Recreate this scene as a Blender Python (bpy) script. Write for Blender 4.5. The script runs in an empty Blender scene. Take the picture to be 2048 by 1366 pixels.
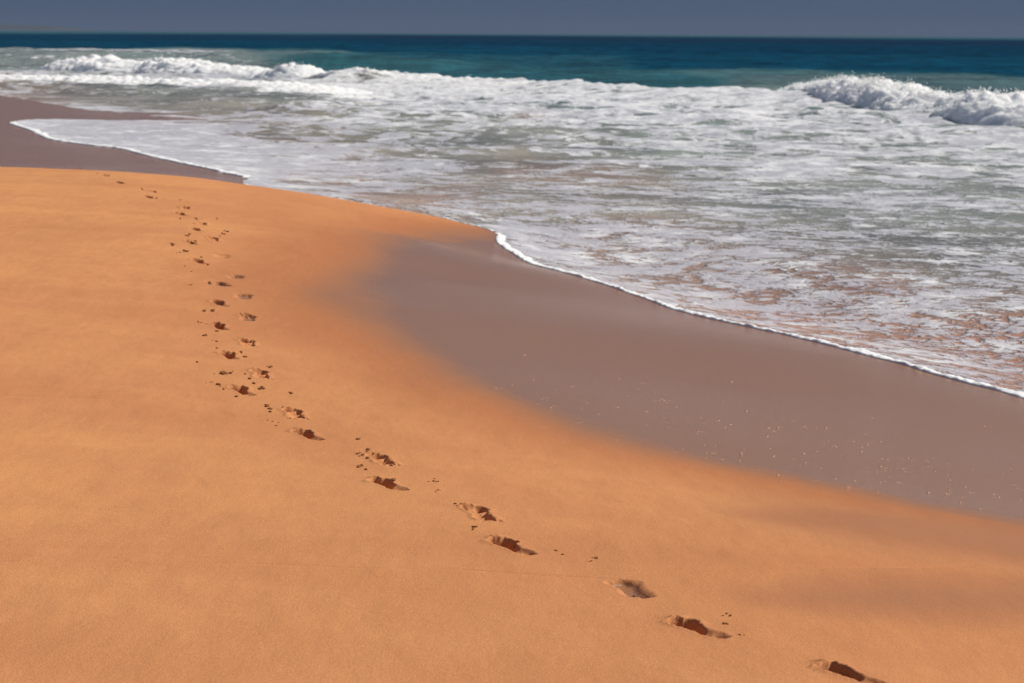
import bpy, math, random
import numpy as np
from mathutils import Matrix, Vector

random.seed(7)
rng = np.random.RandomState(11)
C = bpy.context.scene.collection
sc = bpy.context.scene

# ------------------------------------------------------------------ camera
H = 2.6                     # eye above the sea (about 1.7 m above the sand)
F = 4600.0                  # focal length in pixels of a 2048 px wide frame
PITCH = math.atan(616.0 / F)
ROLL = math.atan(14.0 / 2048.0)
cam = bpy.data.cameras.new('camera')
cam.sensor_width = 36.0
cam.lens = F / 2048.0 * 36.0
cam.clip_start = 0.1
cam.clip_end = 60000
cam.dof.use_dof = True
cam.dof.focus_distance = 9.0
cam.dof.aperture_fstop = 8.0
co = bpy.data.objects.new('camera', cam)
C.objects.link(co)
RM = Matrix.Rotation(math.radians(90) - PITCH, 4, 'X') @ Matrix.Rotation(ROLL, 4, 'Z')
co.matrix_world = Matrix.Translation((0, 0, H)) @ RM
sc.camera = co

# ------------------------------------------------------------------ light
SUN_AZ = math.radians(74)       # to the right of the view direction (+Y)
SUN_EL = math.radians(45)
sc.view_settings.view_transform = 'Standard'
sc.view_settings.look = 'None'
sc.view_settings.exposure = 0.0
sc.view_settings.gamma = 1.0
w = bpy.data.worlds.new('World')
sc.world = w
w.use_nodes = True
nt = w.node_tree
nt.nodes.clear()
SKY_S = 0.06
sky = nt.nodes.new('ShaderNodeTexSky')
sky.sky_type = 'NISHITA'
sky.sun_disc = False
sky.sun_elevation = SUN_EL
sky.sun_rotation = SUN_AZ
sky.air_density = 1.0
sky.dust_density = 1.0
tc = nt.nodes.new('ShaderNodeTexCoord')
sep = nt.nodes.new('ShaderNodeSeparateXYZ')
nt.links.new(tc.outputs['Generated'], sep.inputs[0])
mr = nt.nodes.new('ShaderNodeMapRange')
mr.interpolation_type = 'SMOOTHSTEP'
mr.inputs['From Min'].default_value = 0.12
mr.inputs['From Max'].default_value = 0.65
nt.links.new(sep.outputs['Z'], mr.inputs['Value'])
# a bank of dark blue-grey cloud stands all along the horizon
mp = nt.nodes.new('ShaderNodeMapping')
mp.inputs['Scale'].default_value = (1.0, 1.0, 7.0)
nt.links.new(tc.outputs['Generated'], mp.inputs['Vector'])
cn = nt.nodes.new('ShaderNodeTexNoise')
cn.inputs['Scale'].default_value = 2.2
cn.inputs['Detail'].default_value = 4
nt.links.new(mp.outputs[0], cn.inputs['Vector'])
cr = nt.nodes.new('ShaderNodeValToRGB')
cr.color_ramp.elements[0].position = 0.3
cr.color_ramp.elements[0].color = (0.069 / SKY_S, 0.102 / SKY_S, 0.170 / SKY_S, 1)
cr.color_ramp.elements[1].position = 0.7
cr.color_ramp.elements[1].color = (0.086 / SKY_S, 0.122 / SKY_S, 0.186 / SKY_S, 1)
nt.links.new(cn.outputs['Fac'], cr.inputs['Fac'])
mx = nt.nodes.new('ShaderNodeMix')
mx.data_type = 'RGBA'
nt.links.new(mr.outputs[0], mx.inputs['Factor'])
nt.links.new(cr.outputs['Color'], mx.inputs['A'])
nt.links.new(sky.outputs['Color'], mx.inputs['B'])
bg = nt.nodes.new('ShaderNodeBackground')
bg.inputs['Strength'].default_value = SKY_S
nt.links.new(mx.outputs['Result'], bg.inputs['Color'])
wo = nt.nodes.new('ShaderNodeOutputWorld')
nt.links.new(bg.outputs[0], wo.inputs['Surface'])

sl = bpy.data.lights.new('sun', 'SUN')
sl.energy = 4.3
sl.angle = math.radians(0.53)
sl.color = (1.0, 0.93, 0.82)
so = bpy.data.objects.new('sun', sl)
C.objects.link(so)
sd = Vector((math.sin(SUN_AZ) * math.cos(SUN_EL), math.cos(SUN_AZ) * math.cos(SUN_EL), math.sin(SUN_EL)))
so.rotation_euler = sd.to_track_quat('Z', 'Y').to_euler()
so.location = (20, 10, 30)

# ------------------------------------------------------------------ helpers
R3 = np.array(RM.to_3x3())

def ray(px, py):
    d = R3 @ np.array([(px - 1024) / F, -(py - 683) / F, -1.0])
    return d

def at(px, py, z):
    """where the line of sight through a photo pixel meets height z"""
    d = ray(px, py)
    t = (z - H) / d[2]
    return (d[0] * t, d[1] * t)

def sstep(a, b, x):
    t = np.clip((x - a) / (b - a), 0, 1)
    return t * t * (3 - 2 * t)

def _hash(i, j, k):
    n = (i * 374761393 + j * 668265263 + k * 2147483647 * 0 + k * 1274126177) & 0xffffffff
    n = ((n ^ (n >> 13)) * 1274126177) & 0xffffffff
    n = (n ^ (n >> 16)) & 0xffffffff
    return n

def noise3(x, y, z):
    """gradient noise, about -1..1"""
    x, y, z = np.broadcast_arrays(x, y, z)
    xi = np.floor(x).astype(np.int64); yi = np.floor(y).astype(np.int64); zi = np.floor(z).astype(np.int64)
    xf = x - xi; yf = y - yi; zf = z - zi
    u = xf ** 3 * (xf * (xf * 6 - 15) + 10); v = yf ** 3 * (yf * (yf * 6 - 15) + 10); q = zf ** 3 * (zf * (zf * 6 - 15) + 10)
    out = 0
    for a in (0, 1):
        for b in (0, 1):
            for c in (0, 1):
                h = _hash(xi + a, yi + b, zi + c)
                gx = ((h & 1023) / 511.5 - 1); gy = (((h >> 10) & 1023) / 511.5 - 1); gz = (((h >> 20) & 1023) / 511.5 - 1)
                g = gx * (xf - a) + gy * (yf - b) + gz * (zf - c)
                out = out + g * (u if a else 1 - u) * (v if b else 1 - v) * (q if c else 1 - q)
    return out * 1.4

def noise2(x, y, seed=0.0):
    x, y = np.broadcast_arrays(x, y)
    xi = np.floor(x).astype(np.int64); yi = np.floor(y).astype(np.int64)
    xf = x - xi; yf = y - yi
    u = xf ** 3 * (xf * (xf * 6 - 15) + 10); v = yf ** 3 * (yf * (yf * 6 - 15) + 10)
    s = int(seed * 1000) + 17
    out = 0
    for a in (0, 1):
        for b in (0, 1):
            h = _hash(xi + a, yi + b, np.int64(s))
            gx = ((h & 1023) / 511.5 - 1); gy = (((h >> 10) & 1023) / 511.5 - 1)
            out = out + (gx * (xf - a) + gy * (yf - b)) * (u if a else 1 - u) * (v if b else 1 - v)
    return out * 1.4

def fbm2(x, y, o=4, seed=0, gain=0.5):
    s = 0; a = 1.0; f = 1.0
    for i in range(o):
        s = s + a * noise2(x * f, y * f, seed + i * 0.37)
        a *= gain; f *= 2.03
    return s

def tps_fit(P, V, lam=1e-3):
    P = np.array(P, float); V = np.array(V, float); n = len(P)
    d2 = ((P[:, None] - P[None]) ** 2).sum(-1)
    K = 0.5 * d2 * np.log(d2 + 1e-12) + lam * np.eye(n)
    A = np.zeros((n + 3, n + 3)); A[:n, :n] = K; A[:n, n] = 1; A[:n, n + 1:] = P
    A[n, :n] = 1; A[n + 1:, :n] = P.T
    s = np.linalg.solve(A, np.concatenate([V, np.zeros(3)]))
    return P, s

def tps_eval(T, x, y):
    P, s = T; n = len(P)
    x = np.asarray(x, float); y = np.asarray(y, float); shp = x.shape
    x = x.ravel(); y = y.ravel()
    out = s[n] + s[n + 1] * x + s[n + 2] * y
    for i in range(n):
        d2 = (x - P[i, 0]) ** 2 + (y - P[i, 1]) ** 2
        out = out + s[i] * 0.5 * d2 * np.log(d2 + 1e-12)
    return out.reshape(shp)

def gw_eval(ctrl, x, y, sig):
    """normalised gaussian blend of values given at photo pixels, in (azimuth, log distance)"""
    U = x / np.maximum(y, 1.0); L = np.log(np.maximum(y, 1.0))
    num = 0; den = 1e-30
    for (u, l, v, s) in ctrl:
        d = ((U - u) / (sig[0] * s)) ** 2 + ((L - l) / (sig[1] * s)) ** 2
        wgt = np.exp(-np.minimum(d, 60.0)) + 1e-6 / (1 + d)
        num = num + wgt * v; den = den + wgt
    return num / den

def mesh_obj(name, verts, faces, mat, parent=None, smooth=True, attrs=None):
    me = bpy.data.meshes.new(name)
    verts = np.asarray(verts, np.float32).reshape(-1, 3)
    faces = np.asarray(faces, np.int32)
    nf, k = faces.shape
    me.vertices.add(len(verts)); me.vertices.foreach_set('co', verts.ravel())
    me.loops.add(nf * k); me.loops.foreach_set('vertex_index', faces.ravel())
    me.polygons.add(nf)
    me.polygons.foreach_set('loop_start', np.arange(0, nf * k, k, dtype=np.int32))
    me.polygons.foreach_set('loop_total', np.full(nf, k, np.int32))
    if smooth:
        me.polygons.foreach_set('use_smooth', np.ones(nf, bool))
    me.update(calc_edges=True)
    for an, av in (attrs or {}).items():
        a = me.attributes.new(an, 'FLOAT', 'POINT')
        a.data.foreach_set('value', np.asarray(av, np.float32).ravel())
    me.materials.append(mat)
    o = bpy.data.objects.new(name, me)
    C.objects.link(o)
    if parent: o.parent = parent
    return o

def grid_faces(nr, nc):
    i = np.arange(nr - 1)[:, None] * nc + np.arange(nc - 1)[None]
    return np.stack([i, i + 1, i + nc + 1, i + nc], -1).reshape(-1, 4)

def tag(o, label=None, cat=None, group=None, kind=None):
    if label: o['label'] = label
    if cat: o['category'] = cat
    if group: o['group'] = group
    if kind: o['kind'] = kind
    return o

# ------------------------------------------------------------------ materials
class NT:
    def __init__(s, name):
        s.m = bpy.data.materials.new(name); s.m.use_nodes = True
        s.t = s.m.node_tree; s.t.nodes.clear()
        s.out = s.t.nodes.new('ShaderNodeOutputMaterial')
    def n(s, typ, **kw):
        nd = s.t.nodes.new(typ)
        for k, v in kw.items():
            if k.startswith('_'): setattr(nd, k[1:], v)
            else: s.set(nd, k.replace('__', ' '), v)
        return nd
    def set(s, nd, key, v):
        if isinstance(key, str) and key.isdigit(): key = int(key)
        inp = nd.inputs[key]
        if isinstance(v, bpy.types.NodeSocket): s.t.links.new(v, inp)
        else:
            inp.default_value = v
    def link(s, a, b): s.t.links.new(a, b)
    def math(s, op, a, b=0.0, c=None, clamp=False):
        nd = s.t.nodes.new('ShaderNodeMath'); nd.operation = op; nd.use_clamp = clamp
        s.set(nd, 0, a); s.set(nd, 1, b)
        if c is not None: s.set(nd, 2, c)
        return nd.outputs[0]
    def mapr(s, v, a, b, c=0.0, d=1.0, smooth=False):
        nd = s.t.nodes.new('ShaderNodeMapRange')
        if smooth: nd.interpolation_type = 'SMOOTHSTEP'
        for k, x in zip(('Value', 'From Min', 'From Max', 'To Min', 'To Max'), (v, a, b, c, d)): s.set(nd, k, x)
        return nd.outputs[0]
    def noise(s, vec, scale, detail=3.0, rough=0.5, dist=0.0):
        nd = s.n('ShaderNodeTexNoise', Scale=scale, Detail=detail, Roughness=rough, Distortion=dist)
        s.link(vec, nd.inputs['Vector'])
        return nd.outputs['Fac']
    def mapping(s, vec, scale=(1, 1, 1), loc=(0, 0, 0), rot=(0, 0, 0)):
        nd = s.t.nodes.new('ShaderNodeMapping')
        nd.inputs['Scale'].default_value = scale; nd.inputs['Location'].default_value = loc; nd.inputs['Rotation'].default_value = rot
        s.link(vec, nd.inputs['Vector'])
        return nd.outputs[0]
    def mix(s, f, a, b, typ='MIX'):
        nd = s.t.nodes.new('ShaderNodeMix'); nd.data_type = 'RGBA'; nd.blend_type = typ
        s.set(nd, 'Factor', f); s.set(nd, 'A', a); s.set(nd, 'B', b)
        return nd.outputs['Result']
    def attr(s, name):
        nd = s.t.nodes.new('ShaderNodeAttribute'); nd.attribute_name = name
        return nd.outputs['Fac']
    def pos(s):
        return s.t.nodes.new('ShaderNodeNewGeometry').outputs['Position']

def rgb(r, g, b): return (r, g, b, 1.0)

def make_sand():
    M = NT('beach_sand'); p = M.pos()
    wet = M.attr('wet'); damp = M.attr('damp')
    big = M.noise(M.mapping(p, (0.30, 0.75, 1), rot=(0, 0, 0.18)), 1.0, 5, 0.58, 0.4)
    mid = M.noise(M.mapping(p, (1.5, 0.7, 1), rot=(0, 0, 0.5)), 2.2, 5, 0.6, 0.6)
    dry = M.mix(M.mapr(big, 0.35, 0.68), rgb(0.590, 0.256, 0.110), rgb(0.695, 0.324, 0.132))
    dry = M.mix(M.mapr(mid, 0.40, 0.70, 0.0, 0.36), dry, rgb(0.510, 0.208, 0.092))
    # grains: fine light and dark specks
    g1 = M.noise(p, 420.0, 2, 0.7)
    g2 = M.noise(p, 150.0, 2, 0.6)
    gv = M.mapr(M.math('ADD', M.math('MULTIPLY', g1, 0.6), M.math('MULTIPLY', g2, 0.4)), 0.36, 0.64, 0.78, 1.19)
    damp_shade_c = M.mix(damp, dry, rgb(0.445, 0.172, 0.076))  # one tone for moist sand and for shade painted in deep hollows
    wetc = M.mix(wet, damp_shade_c, rgb(0.350, 0.166, 0.079))
    cb = M.n('ShaderNodeCombineColor', Red=gv, Green=gv, Blue=gv).outputs[0]
    gs = M.math('SUBTRACT', 1.0, M.math('MULTIPLY', wet, 0.75))
    col = M.mix(gs, wetc, M.mix(1.0, wetc, cb, 'MULTIPLY'))
    # bump
    b = M.n('ShaderNodeBump', Strength=1.0, Distance=0.0020)
    M.set(b, 'Height', M.math('MULTIPLY', M.math('ADD', g2, M.math('MULTIPLY', g1, 0.5)), gs))
    b2 = M.n('ShaderNodeBump', Strength=M.math('SUBTRACT', 1.0, M.math('MULTIPLY', wet, 0.9)), Distance=0.010)
    M.set(b2, 'Height', M.noise(M.mapping(p, (2.2, 0.8, 1), rot=(0, 0, 0.45)), 3.0, 4, 0.5)); M.set(b2, 'Normal', b.outputs[0])
    rough = M.mapr(wet, 0.0, 1.0, 0.75, 0.16)
    bs = M.n('ShaderNodeBsdfPrincipled', Base__Color=col, Roughness=rough, IOR=1.33)
    M.set(bs, 'Normal', b2.outputs[0])
    M.set(bs, 'Specular IOR Level', M.mapr(wet, 0.0, 1.0, 0.10, 0.5))
    M.link(bs.outputs[0], M.out.inputs['Surface'])
    return M.m

def make_water():
    M = NT('sea_water'); p = M.pos()
    cov = M.attr('foam'); dc = M.attr('body'); lace = M.attr('lace'); sz = M.attr('grain')
    ramp = M.n('ShaderNodeValToRGB')
    e = ramp.color_ramp.elements
    e[0].position = 0.0; e[0].color = rgb(0.430, 0.215, 0.130)
    e[1].position = 1.0; e[1].color = rgb(0.004, 0.024, 0.058)
    for pos_, c in ((0.22, (0.300, 0.255, 0.195)), (0.45, (0.235, 0.262, 0.230)), (0.62, (0.022, 0.100, 0.115)), (0.8, (0.001, 0.042, 0.082))):
        x = e.new(pos_); x.color = rgb(*c)
    M.set(ramp, 'Fac', dc)
    # chop tint on open water
    ch = M.noise(M.mapping(p, (0.05, 0.16, 1)), 1.0, 6, 0.65)
    ch2 = M.noise(M.mapping(p, (0.30, 0.05, 1)), 1.0, 5, 0.7)
    cm = M.mapr(M.math('ADD', M.math('MULTIPLY', ch, 0.5), M.math('MULTIPLY', ch2, 0.5)), 0.38, 0.62, 0.50, 1.60)
    wcol = M.mix(1.0, ramp.outputs['Color'], M.n('ShaderNodeCombineColor', Red=cm, Green=cm, Blue=cm).outputs[0], 'MULTIPLY')
    # foam: patches torn by wind and backwash, stretched along the wave fronts
    n1 = M.noise(M.mapping(p, (0.62, 0.42, 1), rot=(0, 0, -0.25)), 1.0, 5, 0.52, 0.7)
    n2 = M.noise(M.mapping(p, (1.7, 1.35, 1), rot=(0, 0, -0.25)), 1.0, 5, 0.56, 1.0)
    n3 = M.noise(p, 6.5, 4, 0.6, 0.8)
    w1 = M.mapr(sz, 0, 1, 0.12, 0.52); w3 = M.mapr(sz, 0, 1, 0.48, 0.06)
    w2 = M.math('SUBTRACT', 1.0, M.math('ADD', w1, w3))
    nn = M.math('ADD', M.math('MULTIPLY', n1, w1), M.math('ADD', M.math('MULTIPLY', n2, w2), M.math('MULTIPLY', n3, w3)))
    thr = M.mapr(cov, 0.0, 1.0, 0.695, 0.35)
    f = M.mapr(M.math('SUBTRACT', nn, thr), -0.035, 0.050, 0.0, 1.0, True)
    f = M.math('MULTIPLY', f, M.mapr(cov, 0.02, 0.10))
    # thick and thin foam
    t1 = M.noise(M.mapping(p, (0.9, 0.65, 1), loc=(31, 7, 0), rot=(0, 0, -0.3)), 1.0, 5, 0.55, 0.9)
    t2 = M.noise(M.mapping(p, (2.6, 2.0, 1), loc=(3, 17, 0)), 1.0, 5, 0.6, 0.8)
    tt = M.math('ADD', M.math('MULTIPLY', t1, 0.5), M.math('MULTIPLY', t2, 0.5))
    th = M.mapr(M.math('ADD', tt, M.math('MULTIPLY', lace, 0.20)), 0.50, 0.73, 0.0, 1.0, True)
    thin = M.mix(0.14, rgb(0.475, 0.485, 0.555), wcol)
    fcol = M.mix(th, thin, rgb(0.80, 0.81, 0.83))
    col = M.mix(f, wcol, fcol)
    b0 = M.n('ShaderNodeBump', Strength=0.8, Distance=M.mapr(dc, 0.3, 0.9, 0.02, 0.30))
    M.set(b0, 'Height', M.noise(M.mapping(p, (0.7, 0.9, 1)), 1.0, 7, 0.62))
    b1 = M.n('ShaderNodeBump', Strength=0.9, Distance=0.035)
    M.set(b1, 'Height', M.math('MULTIPLY', M.math('ADD', n3, tt), f)); M.set(b1, 'Normal', b0.outputs[0])
    bs = M.n('ShaderNodeBsdfPrincipled', Base__Color=col, IOR=1.33)
    M.set(bs, 'Roughness', M.mapr(f, 0.0, 1.0, 0.2, 0.7))
    M.set(bs, 'Specular IOR Level', M.math('MULTIPLY', M.mapr(f, 0.0, 1.0, 1.0, 0.3), M.mapr(dc, 0.45, 0.8, 0.45, 0.10)))
    M.set(bs, 'Normal', b1.outputs[0])
    # beyond the surf the chop turns most facets away from the low sky: little mirror left
    df = M.n('ShaderNodeBsdfDiffuse', Color=col); M.set(df, 'Normal', b1.outputs[0])
    ms = M.n('ShaderNodeMixShader', Fac=M.mapr(dc, 0.40, 0.85, 0.1, 0.92))
    M.link(bs.outputs[0], ms.inputs[1]); M.link(df.outputs[0], ms.inputs[2])
    M.link(ms.outputs[0], M.out.inputs['Surface'])
    return M.m

def make_foam(name, white=0.88, scale=6.0, dirt=0.0, sss=0.35):
    M = NT(name); p = M.pos()
    n = M.noise(p, scale, 6, 0.7, 0.6)
    c = M.mix(M.mapr(n, 0.35, 0.60), rgb(white * 0.78, white * 0.82, white * 0.86), rgb(white, white, white))
    if dirt:
        n2 = M.noise(p, scale * 0.35, 4, 0.6)
        c = M.mix(M.mapr(n2, 0.50, 0.72, 0.0, dirt), c, rgb(0.36, 0.36, 0.28))
    b = M.n('ShaderNodeBump', Strength=0.6, Distance=0.2 / scale)
    M.set(b, 'Height', M.noise(p, scale * 2.5, 5, 0.7))
    bs = M.n('ShaderNodeBsdfPrincipled', Base__Color=c, Roughness=0.8); M.set(bs, 'Normal', b.outputs[0])
    M.set(bs, 'Specular IOR Level', 0.1)
    M.set(bs, 'Subsurface Weight', 1.0); M.set(bs, 'Subsurface Radius', (1.0, 1.0, 1.0)); M.set(bs, 'Subsurface Scale', sss)
    M.link(bs.outputs[0], M.out.inputs['Surface'])
    return M.m

SAND = make_sand(); WATER = make_water()
WHITE = make_foam('whitewater_foam', 0.95, 2.6)
WHITE_D = make_foam('broken_wave_foam', 0.88, 1.6, 0.25)
LIP = make_foam('lip_foam', 0.90, 30.0, 0, 0.012)

def make_plain(name, c, rough=0.9, spec=0.2, bump=0.0, bscale=60):
    M = NT(name)
    p = M.pos()
    n = M.noise(p, bscale, 4, 0.6)
    col = M.mix(M.mapr(n, 0.35, 0.65), rgb(*[x * 0.7 for x in c]), rgb(*c))
    bs = M.n('ShaderNodeBsdfPrincipled', Base__Color=col, Roughness=rough)
    M.set(bs, 'Specular IOR Level', spec)
    if bump:
        b = M.n('ShaderNodeBump', Strength=1.0, Distance=bump); M.set(b, 'Height', n); M.set(bs, 'Normal', b.outputs[0])
    M.link(bs.outputs[0], M.out.inputs['Surface'])
    return M.m
CLOD = make_plain('damp_clod_sand', (0.36, 0.155, 0.06), 0.9, 0.1, 0.004, 150)
HILL = make_plain('distant_hill_rock', (0.10, 0.10, 0.08), 0.95, 0.1, 0, 0.002)

def make_puddle():
    M = NT('puddle_water'); p = M.pos()
    b = M.n('ShaderNodeBump', Strength=0.3, Distance=0.002); M.set(b, 'Height', M.noise(p, 25, 3))
    bs = M.n('ShaderNodeBsdfPrincipled', Base__Color=rgb(0.31, 0.175, 0.115), Roughness=0.25, IOR=1.33)
    M.set(bs, 'Normal', b.outputs[0])
    M.set(bs, 'Specular IOR Level', 0.4)
    M.link(bs.outputs[0], M.out.inputs['Surface'])
    return M.m
PUD = make_puddle()

# ------------------------------------------------------------------ terrain heights
# the edge of the swash: photo pixel + height of the sand there
EDGE_PX = [(3600, 1290, .34), (2700, 990, .35), (2300, 870, .35), (2048, 795, .35), (1900, 757, .355), (1800, 728, .36), (1650, 690, .36), (1500, 653, .36), (1380, 625, .365),
           (1240, 578, .37), (1130, 545, .375), (1060, 528, .38), (1020, 505, .38), (990, 482, .385), (1000, 466, .40),
           (930, 446, .42), (860, 430, .44), (760, 412, .46), (660, 396, .46), (560, 380, .44), (470, 364, .42),
           (500, 356, .33), (430, 342, .32), (340, 322, .32), (290, 310, .32), (250, 299, .32), (180, 290, .32), (110, 281, .32), (90, 274, .32), (50, 257, .32),
           (12, 244, .32), (60, 238, .31), (250, 240, .28), (480, 243, .26), (400, 238, .26), (250, 233, .26), (140, 214, .26), (60, 200, .26), (-10, 188, .26),
           (-250, 176, .26), (-700, 160, .26)]
EDGE = [at(a, b, c) for a, b, c in EDGE_PX]
EDGE = [(9.0, -14.0), (7.5, 0.0)] + EDGE + [(-90, 220.0), (-260, 420.0)]
FARP = [(-9000, 3000.0), (-60000, 20000.0), (-60000, 60000.0), (60000.0, 60000.0), (60000.0, -60000.0), (14, -60000.0)]

SP = []; SV = []
def sp(px, py, z): SP.append(at(px, py, z)); SV.append(z)
def sw(x, y, z): SP.append((x, y)); SV.append(z)
for a, b, c in EDGE_PX[1:-1]:
    sp(a, b, c - 0.004)
for a in [(0, 1366, .96), (1000, 1366, .93), (1700, 1345, .9), (2048, 1366, .83), (0, 1100, .96), (500, 1150, .93), (1400, 1200, .88), (779, 970, .9), (1100, 1020, .87), (2048, 1100, .72),
          (1700, 980, .68), (1480, 950, .70), (1200, 880, .74), (870, 750, .80), (1150, 700, .62), (1500, 780, .52), (1900, 900, .52), (900, 560, .63), (620, 590, .87),
          (0, 800, .98), (486, 780, .91), (0, 600, 1.01), (440, 567, .93), (0, 450, 1.02), (250, 470, 1.0), (300, 394, 1.01), (400, 470, .97), (620, 480, .86), (780, 470, .72),
          (0, 350, 1.02), (0, 334, 1.01), (150, 338, 1.01), (300, 347, .99), (400, 356, .95), (500, 369, .89), (620, 387, .80), (700, 402, .72), (850, 433, .56),
          (0, 326, .42), (150, 322, .39), (300, 335, .36), (0, 280, .38), (0, 240, .34), (0, 215, .31), (150, 230, .29)]:
    sp(*a)
for a in [(-7.2, 32, .62), (-5.6, 31.5, .58), (-4.2, 30.5, .54), (-3.2, 30, .50), (-2.0, 28.5, .44), (-1, 28, .36),
          (-12, 30, .95), (-18, 34, .85), (-20, 20, 1.25), (-10, 10, 1.1), (-3, 1, .95), (0, -4, .95), (4, -2, .75), (-15, -10, 1.3), (-30, 5, 1.6), (-30, 60, 1.0), (-22, 70, .45), (-40, 100, .6), (-60, 60, 1.8),
          (6, 12, .0), (4, 18, .0), (3, 26, -.05), (0, 34, .05), (2, 45, -.3), (-3, 50, .02), (-8, 62, .05), (-12, 80, .0), (10, 10, -.4), (12, 30, -.7), (20, 60, -1.2), (-10, 110, -.6), (-30, 140, -.3), (15, -10, -1.0)]:
    sw(*a)
TS = tps_fit(SP, SV, 0.02)

WPx = [at(a, b, c) + (c,) for a, b, c in [(1500, 400, .12), (1000, 300, .06), (700, 330, .17), (600, 290, .18), (2048, 420, .14), (2048, 600, .26), (2048, 720, .33), (1500, 560, .32), (1200, 480, .31), (1250, 540, .36), (1100, 400, .24), (850, 380, .27),
        (400, 290, .27), (200, 265, .29), (300, 215, .18), (600, 200, .08), (100, 180, .12), (1500, 250, .0), (2048, 300, .03), (900, 190, 0.), (500, 165, 0.)]]
WPx += [(0, 140, 0.), (-30, 140, 0.), (30, 140, 0), (60, 60, 0), (30, 30, .0), (16, 14, .1), (12, 5, .15), (-30, 200, 0), (30, 200, 0)]
TW = tps_fit([p[:2] for p in WPx], [p[2] for p in WPx], 0.02)

def seg_dist(poly, x, y, closed=False):
    d = np.full(x.shape, 1e30)
    n = len(poly)
    for i in range(n if closed else n - 1):
        ax, ay = poly[i]; bx, by = poly[(i + 1) % n]
        dx, dy = bx - ax, by - ay
        t = np.clip(((x - ax) * dx + (y - ay) * dy) / (dx * dx + dy * dy + 1e-12), 0, 1)
        d = np.minimum(d, (x - ax - t * dx) ** 2 + (y - ay - t * dy) ** 2)
    return np.sqrt(d)

def inside(poly, x, y):
    c = np.zeros(x.shape, bool)
    n = len(poly)
    for i in range(n):
        x1, y1 = poly[i]; x2, y2 = poly[(i + 1) % n]
        if y1 == y2: continue
        cond = ((y1 > y) != (y2 > y)) & (x < (x2 - x1) * (y - y1) / (y2 - y1) + x1)
        c ^= cond
    return c

def smooth_line(P, it=2):
    P = np.array(P, float)
    for _ in range(it):
        Q = [P[0]]
        for i in range(len(P) - 1):
            Q.append(P[i] * .75 + P[i + 1] * .25); Q.append(P[i] * .25 + P[i + 1] * .75)
        Q.append(P[-1]); P = np.array(Q)
    return P
EDGE_S = smooth_line(EDGE, 1)
POLY_S = np.array(list(map(tuple, EDGE_S)) + FARP)

def edge_sdf(x, y):
    """metres inside the water (+) or up the sand (-); small scallops included"""
    d = seg_dist(EDGE_S, x, y)
    s = np.where(inside(POLY_S, x, y), d, -d)
    far = np.clip(y / 22.0, 0.6, 3.0)
    k = 0.07 * noise2(x * 1.3 / far, y * 1.3 / far, 3.1) + 0.035 * noise2(x * 3.5 / far, y * 3.5 / far, 5.7)
    return s + k * far

MARKS = [  # low sand steps left by older waves (photo px, height)
    [(-300, 1122), (0, 1129), (300, 1131), (560, 1134), (820, 1142), (1000, 1147), (1160, 1153), (1250, 1160)],
    [(1290, 1146), (1500, 1143), (1800, 1140), (2048, 1139), (2300, 1139)],
    [(1800, 1274), (1950, 1281), (2048, 1283), (2300, 1280)],
    [(-200, 795), (0, 790), (200, 798), (420, 800)],
]

def sand_base(x, y):
    z = tps_eval(TS, x, y)
    r = np.hypot(x, y)
    z = np.clip(z, -3.0, 2.2)
    z = np.where(r > 130, z * np.clip(1 - (r - 130) / 200, 0, 1) - 0.5 * np.clip((r - 130) / 100, 0, 1) * (inside(POLY_S, x, y)), z)
    return z

def hit(px, py):
    """march the line of sight to the sand"""
    d = ray(px, py); t = 4.0; dn = d / np.linalg.norm(d)
    ts = np.linspace(5, 45, 4000)
    X = dn[0] * ts; Y = dn[1] * ts; Z = H + dn[2] * ts
    s = sand_base(X, Y)
    k = np.argmax(Z < s)
    return float(X[k]), float(Y[k])

MARKS_W = [[hit(a, b) for a, b in m] for m in MARKS]

def sand_z(x, y):
    x = np.asarray(x, float); y = np.asarray(y, float)
    z = sand_base(x, y)
    z = z + 0.014 * noise2(x * 0.55, y * 0.35, 1.3) + 0.006 * noise2(x * 1.6, y * 0.9, 2.3) * sstep(0.5, 0.9, z)
    for i, m in enumerate(MARKS_W):
        m = np.array(m)
        sel = (y > m[:, 1].min() - 1) & (y < m[:, 1].max() + 1) & (x > m[:, 0].min() - .5) & (x < m[:, 0].max() + .5)
        if not sel.any(): continue
        xs = x[sel]; ys = y[sel]
        yy = np.interp(xs, m[:, 0], m[:, 1]) + 0.02 * noise2(xs * 3, xs * 0, 4.0 + i)
        d = ys - yy      # >0 beyond the line
        endf = sstep(m[:, 0].min() - .2, m[:, 0].min() + .4, xs) * (1 - sstep(m[:, 0].max() - .6, m[:, 0].max(), xs))
        amp = (0.0230, 0.0080, 0.0070, 0.006)[i] * endf
        prof = -np.exp(-(d / 0.025) ** 2) * 0.6 + np.where(d < 0, np.exp(d / 0.35), 0) * 0.8 * sstep(0, -0.02, d)
        z = z.copy(); z[sel] += amp * prof
    return z

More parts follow.
